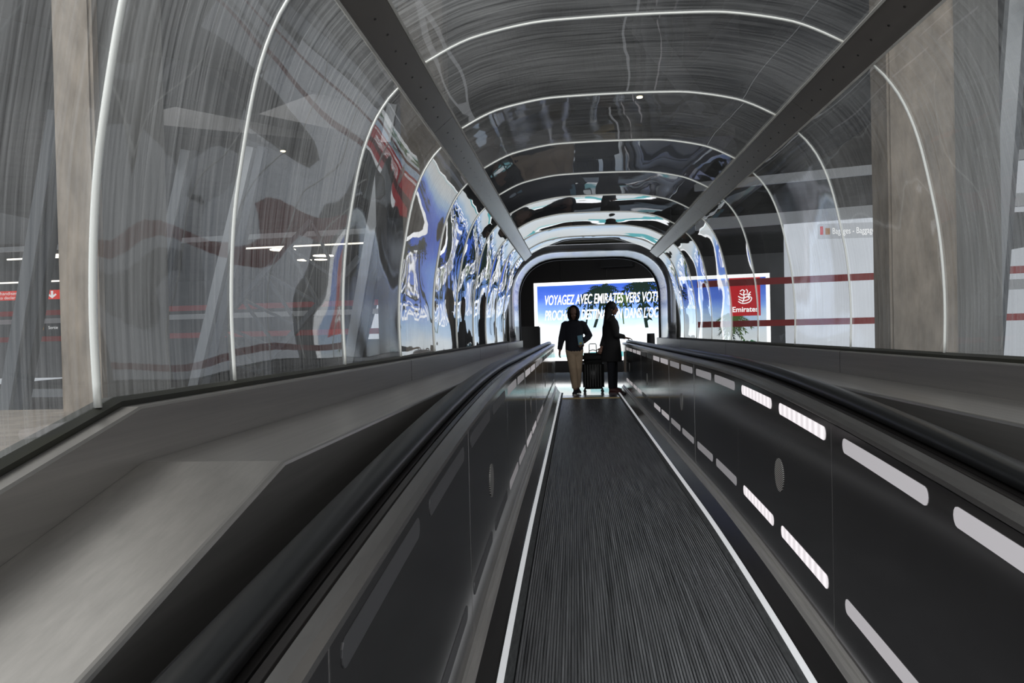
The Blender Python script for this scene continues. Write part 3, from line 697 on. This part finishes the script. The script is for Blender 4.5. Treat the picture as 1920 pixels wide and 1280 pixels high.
board_text(sg, 'Goods to declare - \u7533\u62a5\u901a\u9053', -19.5, 24.58, 2.69, 0.14, EWS, 1.9)
bm = bmesh.new()
for q in ([(-17.2, 2.93), (-17.12, 2.93), (-17.12, 2.72), (-17.2, 2.72)], [(-17.32, 2.80), (-17.27, 2.84), (-17.13, 2.72), (-17.16, 2.68)], [(-17.0, 2.80), (-17.05, 2.84), (-17.19, 2.72), (-17.16, 2.68)]):
    bm.faces.new([bm.verts.new((x, 24.58, z)) for x, z in q])
bmobj('arrow', bm, EWS, sg)
sg = board('direction_sign', -18.6, -16.3, 25.0, 1.38, 1.86, M['mull_dark'], 'dark direction board with yellow symbols below the customs sign')
bm = bmesh.new()
for x, z in ((-18.2, 1.66), (-17.95, 1.66), (-18.15, 1.42)): box(bm, x, x + 0.17, 24.97, 24.99, z, z + 0.17)
bmobj('symbol', bm, EYS, sg)
board_text(sg, 'Sortie', -17.6, 24.97, 1.68, 0.14, EWS); 
sg = board('baggage_sign', 5.35, 7.05, 17.6, 3.10, 3.42, emit('sign_grey', (0.60, 0.63, 0.67), 1.0), 'grey baggage sign high behind the right glass')
board_text(sg, 'Bagages - Baggage', 5.62, 17.58, 3.19, 0.19, emit('sign_letters', (1, 1, 1), 1.5), 0.90)
bm = bmesh.new(); box(bm, 5.48, 5.57, 17.57, 17.59, 3.18, 3.32); bmobj('symbol', bm, EYS, sg)
bm = bmesh.new(); box(bm, 5.37, 5.43, 17.57, 17.59, 3.18, 3.36); bmobj('terminal_mark', bm, ERS, sg)
# daylit frosted screens beyond the facades
tag(boxobj('window_1', 5.35, 8.15, 20.4, 20.5, 0.2, 4.0, M['bright']), kind='structure')
bm = bmesh.new(); v = [bm.verts.new(q) for q in ((-6.7, 25.0, 1.1), (-4.9, 25.0, 1.1), (-4.6, 25.0, 3.9), (-5.9, 25.0, 3.8), (-6.7, 25.2, 1.1), (-4.9, 25.2, 1.1), (-4.6, 25.2, 3.9), (-5.9, 25.2, 3.8))]
for f in ((0, 1, 2, 3), (7, 6, 5, 4), (0, 4, 5, 1), (1, 5, 6, 2), (2, 6, 7, 3), (3, 7, 4, 0)): bm.faces.new([v[i] for i in f])
tag(bmobj('window_2', bm, M['bright']), kind='structure')
bm = bmesh.new(); v = [bm.verts.new(q) for q in ((-17.6, 27.3, 3.2), (-16.3, 27.3, 2.7), (-16.3, 27.3, 4.0), (-17.2, 27.3, 4.0), (-17.6, 27.5, 3.2), (-16.3, 27.5, 2.7), (-16.3, 27.5, 4.0), (-17.2, 27.5, 4.0))]
for f in ((0, 1, 2, 3), (7, 6, 5, 4), (0, 4, 5, 1), (1, 5, 6, 2), (2, 6, 7, 3), (3, 7, 4, 0)): bm.faces.new([v[i] for i in f])
tag(bmobj('window_3', bm, M['bright']), kind='structure')
# concrete beams under the ceiling, radiating
for a, b, lab in (((-20, 12, 6.75), (-1, 24, 6.75), 'long dark ceiling beam crossing above the left glass'), ((-16, 7, 6.75), (-4, 22, 6.75), 'slanting ceiling beam above the left column'), ((-2, 6, 6.75), (5, 26, 6.75), 'ceiling beam running above the tunnel roof'),
             ((4, 6, 6.75), (13, 22, 6.75), 'ceiling beam above the right column')):
    tag(barobj('ceiling_beam', a, b, 0.7, 0.8, M['hall']), lab, 'beam', 'concrete ceiling beams')
# lattice truss of another escalator in the dim hall
tr = tag(empty('steel_truss'), 'dark lattice truss of another escalator in the left hall', 'truss')
bm = bmesh.new(); bar(bm, (-11.2, 22.4, 0.9), (-7.6, 22.4, 4.6), 0.22, 0.14); bmobj('chord', bm, M['mull_dark'], tr)
bm = bmesh.new(); bar(bm, (-9.3, 22.4, 0.2), (-6.2, 22.4, 3.5), 0.22, 0.14); bmobj('chord', bm, M['mull_dark'], tr)
for q in (-10.9, -9.0): barobj('support', (q, 22.4, -0.6), (q, 22.4, 1.2 if q < -10 else 0.6), 0.2, 0.2, M['mull_dark'], tr)
for k in range(5):
    t = k / 5; t2 = (k + 1) / 5
    P0 = Vector((-11.2, 22.4, .9)).lerp(Vector((-7.6, 22.4, 4.6)), t); Q0 = Vector((-9.3, 22.4, .2)).lerp(Vector((-6.2, 22.4, 3.5)), t)
    P1 = Vector((-11.2, 22.4, .9)).lerp(Vector((-7.6, 22.4, 4.6)), t2)
    bm = None; barobj('brace', P0, Q0, 0.10, 0.08, M['mull_dark'], tr); barobj('brace', Q0, P1, 0.10, 0.08, M['mull_dark'], tr)

# ------------------------------------------------------------------ people
def loft(bm, secs, n=16):
    """secs: (centre, rx, ry[, axis]) rings joined into a closed limb; rings face along the path"""
    pts = [Vector(q[0]) for q in secs]; rings = []; ref = Vector((1, 0, 0))
    for i, q in enumerate(secs):
        d = (pts[min(i + 1, len(pts) - 1)] - pts[max(i - 1, 0)]).normalized()
        u = ref - d * ref.dot(d)
        if u.length < 1e-3: u = Vector((0, 1, 0)) - d * d.y
        u.normalize(); v = d.cross(u)
        rings.append([bm.verts.new(pts[i] + u * q[1] * math.cos(a) + v * q[2] * math.sin(a)) for a in [2 * PI * k / n for k in range(n)]])
    for i in range(len(rings) - 1):
        for k in range(n): bm.faces.new((rings[i][k], rings[i][(k + 1) % n], rings[i + 1][(k + 1) % n], rings[i + 1][k]))
    bm.faces.new(rings[0][::-1]); bm.faces.new(rings[-1])
def ell(bm, c, rx, ry, rz, rot=None):
    m4 = Matrix.Translation(Vector(c)) @ (rot.to_matrix().to_4x4() if rot else Matrix()) @ Matrix.Diagonal((rx, ry, rz, 1))
    bmesh.ops.create_uvsphere(bm, u_segments=16, v_segments=12, radius=1, matrix=m4)
def fuse(name, bm, m, parent, voxel=0.010, smooth=4):
    o = bmobj(name, bm, m, parent, True)
    r_ = o.modifiers.new('fuse', 'REMESH'); r_.mode = 'VOXEL'; r_.voxel_size = voxel; r_.use_smooth_shade = True
    s_ = o.modifiers.new('soften', 'SMOOTH'); s_.factor = 0.5; s_.iterations = smooth
    return o
def limb(bm, joints, radii, flatten=1.0, n=14):
    secs = []
    for i in range(len(joints) - 1):
        a, b = Vector(joints[i]), Vector(joints[i + 1]); ra, rb = radii[i], radii[i + 1]
        k = 5
        for t in range(k):
            f = t / k; secs.append((a.lerp(b, f), ra + (rb - ra) * f, (ra + (rb - ra) * f) * flatten))
    secs.append((Vector(joints[-1]), radii[-1], radii[-1] * flatten)); loft(bm, secs, n)
def hand(bm, wrist, direc, palm_n, thumb_side, curl=0.5, sc=1.0):
    """palm and five separate bent fingers. direc: along the hand, palm_n: out of the palm"""
    d = Vector(direc).normalized(); nrm = Vector(palm_n); nrm = (nrm - d * nrm.dot(d)).normalized(); sd = d.cross(nrm) * thumb_side
    w0 = Vector(wrist)
    secs = []
    for f, a, b in ((0, .026, .018), (.03, .034, .017), (.06, .040, .015), (.09, .040, .013)):
        secs.append((w0 + d * f * sc, a * sc, b * sc))
    ref = sd; rings = []; n = 12
    for c, a, b in secs: rings.append([bm.verts.new(c + ref * a * math.cos(t) + nrm * b * math.sin(t)) for t in [2 * PI * k / n for k in range(n)]])
    for i in range(3):
        for k in range(n): bm.faces.new((rings[i][k], rings[i][(k + 1) % n], rings[i + 1][(k + 1) % n], rings[i + 1][k]))
    bm.faces.new(rings[0][::-1]); bm.faces.new(rings[-1])
    for k, ln in enumerate((.072, .080, .075, .060)):
        base = w0 + (d * .078 + sd * (.030 - .020 * k)) * sc; q = [base]; an = 0
        for seg, s_ in enumerate((.45, .32, .23)):
            an += curl * (0.55 if seg == 0 else 0.8); dd = d * math.cos(an) + nrm * math.sin(an) + sd * 0.06 * (1.5 - k)
            q.append(q[-1] + dd.normalized() * ln * s_ * sc)
        tube(bm, q, [.0098 * sc, .0092 * sc, .0084 * sc, .006 * sc], 8)
    b0 = w0 + (d * .028 + sd * .026) * sc
    q = [b0, b0 + (d * .55 + sd * .75 + nrm * .2).normalized() * .036 * sc]; q.append(q[-1] + (d * .8 + sd * .35 + nrm * .4).normalized() * .030 * sc); q.append(q[-1] + (d * .8 + sd * .1 + nrm * .5).normalized() * .022 * sc)
    tube(bm, q, [.013 * sc, .0115 * sc, .010 * sc, .0075 * sc], 8)
def head(bm, c, fwd, up, r=0.10):
    """skull, jaw, nose, brow, lips and ears; fwd/up orient the head"""
    f = Vector(fwd).normalized(); u = Vector(up); u = (u - f * u.dot(f)).normalized(); s_ = f.cross(u)
    B = Matrix((s_, f, u)).transposed()
    def P(x, y, z): return Vector(c) + B @ Vector((x, y, z))
    rot = B.to_quaternion()
    def e(x, y, z, rx, ry, rz): ell(bm, P(x, y, z), rx, ry, rz, rot)
    e(0, -.008, .03, .074, .092, .088); e(0, .022, -.045, .056, .066, .062); e(0, .048, -.088, .030, .030, .024)
    e(0, .095, -.018, .012, .020, .024); e(0, .090, .012, .008, .012, .028); e(0, .080, .030, .046, .016, .012)
    e(.030, .070, -.025, .022, .020, .022); e(-.030, .070, -.025, .022, .020, .022)
    e(0, .083, -.053, .022, .012, .006); e(0, .081, -.064, .018, .012, .006)
    for q in (-1, 1): e(q * .077, -.012, -.010, .010, .020, .030)
    return P, rot
def shoe(name, toe_from, direc, m, sole_m, parent, ln=0.27, pitch=0.0):
    a = Vector(toe_from); d = Vector(direc).normalized(); sdv = Vector((d.y, -d.x, 0)).normalized(); upv = sdv.cross(d).normalized()
    if upv.z < 0: upv = -upv
    bm = bmesh.new(); secs = ((0, .030, .045), (.03, .038, .065), (.08, .040, .062), (.13, .042, .045), (.19, .048, .034), (.24, .042, .026), (.27, .018, .016))
    rings = []; n = 14
    for y_, w_, h in secs:
        rings.append([bm.verts.new(a + d * (y_ * ln / .27 - .06) + sdv * w_ * math.cos(t) + upv * (max(0.0, math.sin(t)) * h * 1.5 + .02)) for t in [2 * PI * k / n for k in range(n)]])
    for i in range(len(rings) - 1):
        for k in range(n): bm.faces.new((rings[i][k], rings[i][(k + 1) % n], rings[i + 1][(k + 1) % n], rings[i + 1][k]))
    bm.faces.new(rings[0][::-1]); bm.faces.new(rings[-1]); so = bmobj(name, bm, m, parent, True)
    bm = bmesh.new(); lo, hi = [], []
    for k in range(20):
        t = 2 * PI * k / 20; yy_ = .075 + math.cos(t) * .142; w_ = (.047 if yy_ > .08 else .038) * math.sin(t)
        for lst, zz_ in ((lo, 0.0), (hi, 0.0225)): lst.append(bm.verts.new(a + d * yy_ * ln / .27 + sdv * w_ + upv * zz_))
    for k in range(20): bm.faces.new((lo[k], lo[(k + 1) % 20], hi[(k + 1) % 20], hi[k]))
    bm.faces.new(lo[::-1]); bm.faces.new(hi); bmobj('sole', bm, sole_m, so)
    return so

# --- hooded walker, coming towards the walkway, right hand on the hip with a booklet
px, py = -0.02, 15.0
man = tag(empty('person', (px, py, 0)), 'person in dark hoodie and beige trousers walking towards the walkway, booklet in hand', 'person', 'people beyond the belt')
bm = bmesh.new()                                              # the body itself, one continuous surface
limb(bm, [(0, 0, .92), (0, .0, 1.10), (0, -.02, 1.32)], [.13, .125, .14], .75)
limb(bm, [(0, -.02, 1.34), (0.0, -.05, 1.44)], [.06, .052])
hP, hrot = head(bm, (0.0, -.09, 1.545), (0.05, -1, -.42), (0, -.42, 1))
limb(bm, [(-.17, -.01, 1.33), (-.225, .02, 1.07), (-.275, -.03, .84)], [.05, .042, .028])
limb(bm, [(.17, -.01, 1.33), (.285, .05, 1.11), (.16, -.13, .985)], [.05, .042, .028])
hand(bm, (-.275, -.03, .84), (-.10, -.25, -1), (.9, -.3, .0), 1, .35)
hand(bm, (.175, -.12, .985), (-.55, -.6, -.25), (-.3, .6, -.8), 1, .9)
limb(bm, [(.07, 0, .92), (.055, .0, .50), (.045, .12, .10)], [.085, .06, .04]); limb(bm, [(-.07, 0, .92), (-.03, -.10, .50), (.005, -.09, .09)], [.085, .06, .04])
fuse('body', bm, M['skin'], man, .007, 3)
bm = bmesh.new()                                              # hoodie
loft(bm, [((0, .0, .80), .155, .12), ((0, .0, .86), .172, .135), ((0, 0, 1.0), .168, .13), ((0, -.01, 1.18), .178, .135), ((0, -.02, 1.30), .185, .125), ((0, -.025, 1.38), .13, .10), ((0, -.03, 1.43), .07, .075)], 20)
limb(bm, [(-.16, -.01, 1.345), (-.235, .02, 1.08), (-.278, -.025, .86)], [.078, .064, .046]); limb(bm, [(.16, -.01, 1.345), (.292, .05, 1.11), (.175, -.12, 1.0)], [.078, .066, .046])
ell(bm, (-.15, -.01, 1.33), .08, .08, .075); ell(bm, (.15, -.01, 1.33), .08, .08, .075)
fuse('hoodie', bm, M['hood'], man, .011, 4)
bm = bmesh.new()                                              # hood: shell round the head, open towards the face
n = 20
def hoodpt(th, ph_, r_): return Vector((r_ * .112 * math.sin(ph_) * math.cos(th), .02 + r_ * .125 * math.sin(ph_) * math.sin(th), r_ * .150 * math.cos(ph_)))
rows = []
for i in range(13):
    ph_ = PI * .02 + PI * .80 * i / 12; row = []
    for k in range(n + 1):
        th = R(-52) + R(284) * k / n
        q = hoodpt(th, ph_, 1.0 + 0.12 * (i / 12) ** 2); q = Vector((q.x, q.y, q.z)); row.append(bm.verts.new(Vector((0.0, -.085, 1.545)) + q))
    rows.append(row)
for i in range(12):
    for k in range(n): bm.faces.new((rows[i][k], rows[i][k + 1], rows[i + 1][k + 1], rows[i + 1][k]))
ho = bmobj('hood', bm, M['hood'], man, True); sm = ho.modifiers.new('thick', 'SOLIDIFY'); sm.thickness = 0.012; sm.offset = 0
bm = bmesh.new()                                              # trousers
loft(bm, [((0, 0, .97), .15, .115), ((0, 0, .88), .165, .13), ((0, 0, .80), .16, .125), ((0, 0, .74), .12, .10)], 18)
limb(bm, [(.078, 0, .85), (.065, -.0, .50), (.05, .10, .13)], [.098, .074, .056]); limb(bm, [(-.075, 0, .85), (-.035, -.11, .50), (.0, -.09, .12)], [.098, .076, .058])
fuse('trousers', bm, M['chino'], man, .010, 4)
shoe('shoe', (.055, .16, 0.012), (.12, -1, 0.0), M['shoe'], M['sole'], man); shoe('shoe', (.0, -.06, 0.0), (-.08, -1, 0), M['shoe'], M['sole'], man)
bk = empty('booklet', (px + .118, py - .225, 1.03)); bk.rotation_euler = (R(8), R(-10), R(15)); tag(bk, 'light blue booklet held at the hip of the hooded person', 'booklet')
boxobj('cover', -.048, .048, -.006, .006, -.085, .095, M['paper'], bk); boxobj('yellow_label', -.03, .02, -.0075, -.0062, -.07, -.04, M['paper2'], bk)

# --- long-haired woman standing sideways, left hand on the handrail, right hand on the case
wx, wy = 0.70, 15.3
wom = tag(empty('person', (wx, wy, 0)), 'person with long dark hair and black coat standing sideways at the right handrail', 'person', 'people beyond the belt')
bm = bmesh.new()
limb(bm, [(0, 0, .95), (.0, .0, 1.15), (.0, 0, 1.36)], [.12, .11, .135], .75)
limb(bm, [(0, 0, 1.38), (.015, 0, 1.50)], [.055, .05])
wP, wrot = head(bm, (.035, 0, 1.615), (1, -.12, -.06), (.06, 0, 1))
limb(bm, [(.02, -.15, 1.37), (.09, -.17, 1.10), (.26, -.10, 1.055)], [.05, .042, .028])
limb(bm, [(-.04, .10, 1.36), (-.12, -.02, 1.08), (-.20, -.12, .87)], [.05, .042, .028])
hand(bm, (.26, -.10, 1.055), (1, .05, -.16), (0, 0, -1), 1, .35); hand(bm, (-.20, -.12, .87), (-.35, -.35, -.8), (-.1, .8, -.4), -1, .9)
limb(bm, [(-.01, -.07, .92), (-.015, -.07, .50), (-.02, -.075, .10)], [.08, .056, .038]); limb(bm, [(0.02, .07, .92), (.045, .07, .50), (.04, .075, .10)], [.08, .056, .038])
fuse('body', bm, M['skin'], wom, .007, 3)
bm = bmesh.new()                                              # knee-length coat
loft(bm, [((-.01, 0, .60), .205, .19), ((-.01, 0, .66), .21, .195), ((-.01, 0, .90), .19, .185), ((-.01, 0, 1.08), .165, .165), ((-.005, 0, 1.26), .165, .185), ((0, 0, 1.38), .135, .175), ((.005, 0, 1.45), .08, .10), ((.012, 0, 1.50), .06, .065)], 22)
limb(bm, [(.01, -.15, 1.385), (.085, -.18, 1.10), (.245, -.105, 1.078)], [.074, .062, .042]); limb(bm, [(-.03, .12, 1.385), (-.12, -.0, 1.08), (-.195, -.11, .90)], [.074, .062, .044])
fuse('coat', bm, M['coat'], wom, .011, 4)
bm = bmesh.new()                                              # hair, long down the back
ell(bm, (.010, 0, 1.665), .106, .098, .105); ell(bm, (-.035, 0, 1.60), .085, .094, .12)
loft(bm, [((-.02, 0, 1.62), .08, .09), ((-.055, 0, 1.50), .072, .092), ((-.085, 0, 1.38), .06, .10), ((-.115, 0, 1.26), .045, .09), ((-.13, 0, 1.17), .02, .05)], 16)
fuse('hair', bm, M['hair'], wom, .009, 3)
bm = bmesh.new()
limb(bm, [(-.01, -.075, .80), (-.018, -.075, .45), (-.02, -.08, .085)], [.095, .075, .062]); limb(bm, [(.02, .075, .80), (.045, .075, .45), (.04, .08, .085)], [.095, .075, .062])
fuse('trousers', bm, M['jean'], wom, .010, 4)
shoe('shoe', (-.01, -.08, 0), (1, -.05, 0), M['shoe_red'], M['shoe_red'], wom, .26); shoe('shoe', (.055, .085, 0), (1, .10, 0), M['shoe_red'], M['shoe_red'], wom, .26)

# --- rolling suitcase with a bag strapped on top
sx, sy = 0.34, 15.35
sc_ = tag(empty('suitcase', (sx, sy, 0)), 'large black upright rolling suitcase between the two people', 'suitcase')
bm = bmesh.new(); box(bm, -.205, .205, -.13, .13, .075, .60); bmesh.ops.bevel(bm, geom=bm.edges[:], offset=.035, segments=4, affect='EDGES'); bmobj('shell', bm, M['case'], sc_, True)
bm = bmesh.new()
for k in range(7): box(bm, -.17 + k * .05, -.155 + k * .05, -.136, -.129, .12, .55)
bmobj('ribs', bm, M['case'], sc_)
for qx in (-.17, .17):
    for qy in (-.09, .09):
        bm = bmesh.new(); tube(bm, [(qx, qy - .012, .030), (qx, qy + .012, .030)], .030, 14); box(bm, qx - .014, qx + .014, qy - .02, qy + .02, .045, .085); bmobj('wheel', bm, M['black'], sc_)
bm = bmesh.new(); tube(bm, [(-.07, .10, .60), (-.07, .10, .93), (-.055, .10, .95), (.055, .10, .95), (.07, .10, .93), (.07, .10, .60)], .008, 8); bmobj('pull_handle', bm, M['case'], sc_)
bg = empty('travel_bag', (sx, sy, .60)); tag(bg, 'flat black bag lying on top of the suitcase', 'bag')
bm = bmesh.new(); box(bm, -.225, .205, -.13, .075, .003, .175); bmesh.ops.bevel(bm, geom=bm.edges[:], offset=.045, segments=4, affect='EDGES'); bmobj('bag_body', bm, M['coat'], bg, True)
bm = bmesh.new(); tube(bm, [(-.08, -.03, .165), (-.07, -.03, .215), (0, -.03, .235), (.07, -.03, .215), (.08, -.03, .165)], .009, 8); bmobj('carry_handle', bm, M['coat'], bg)
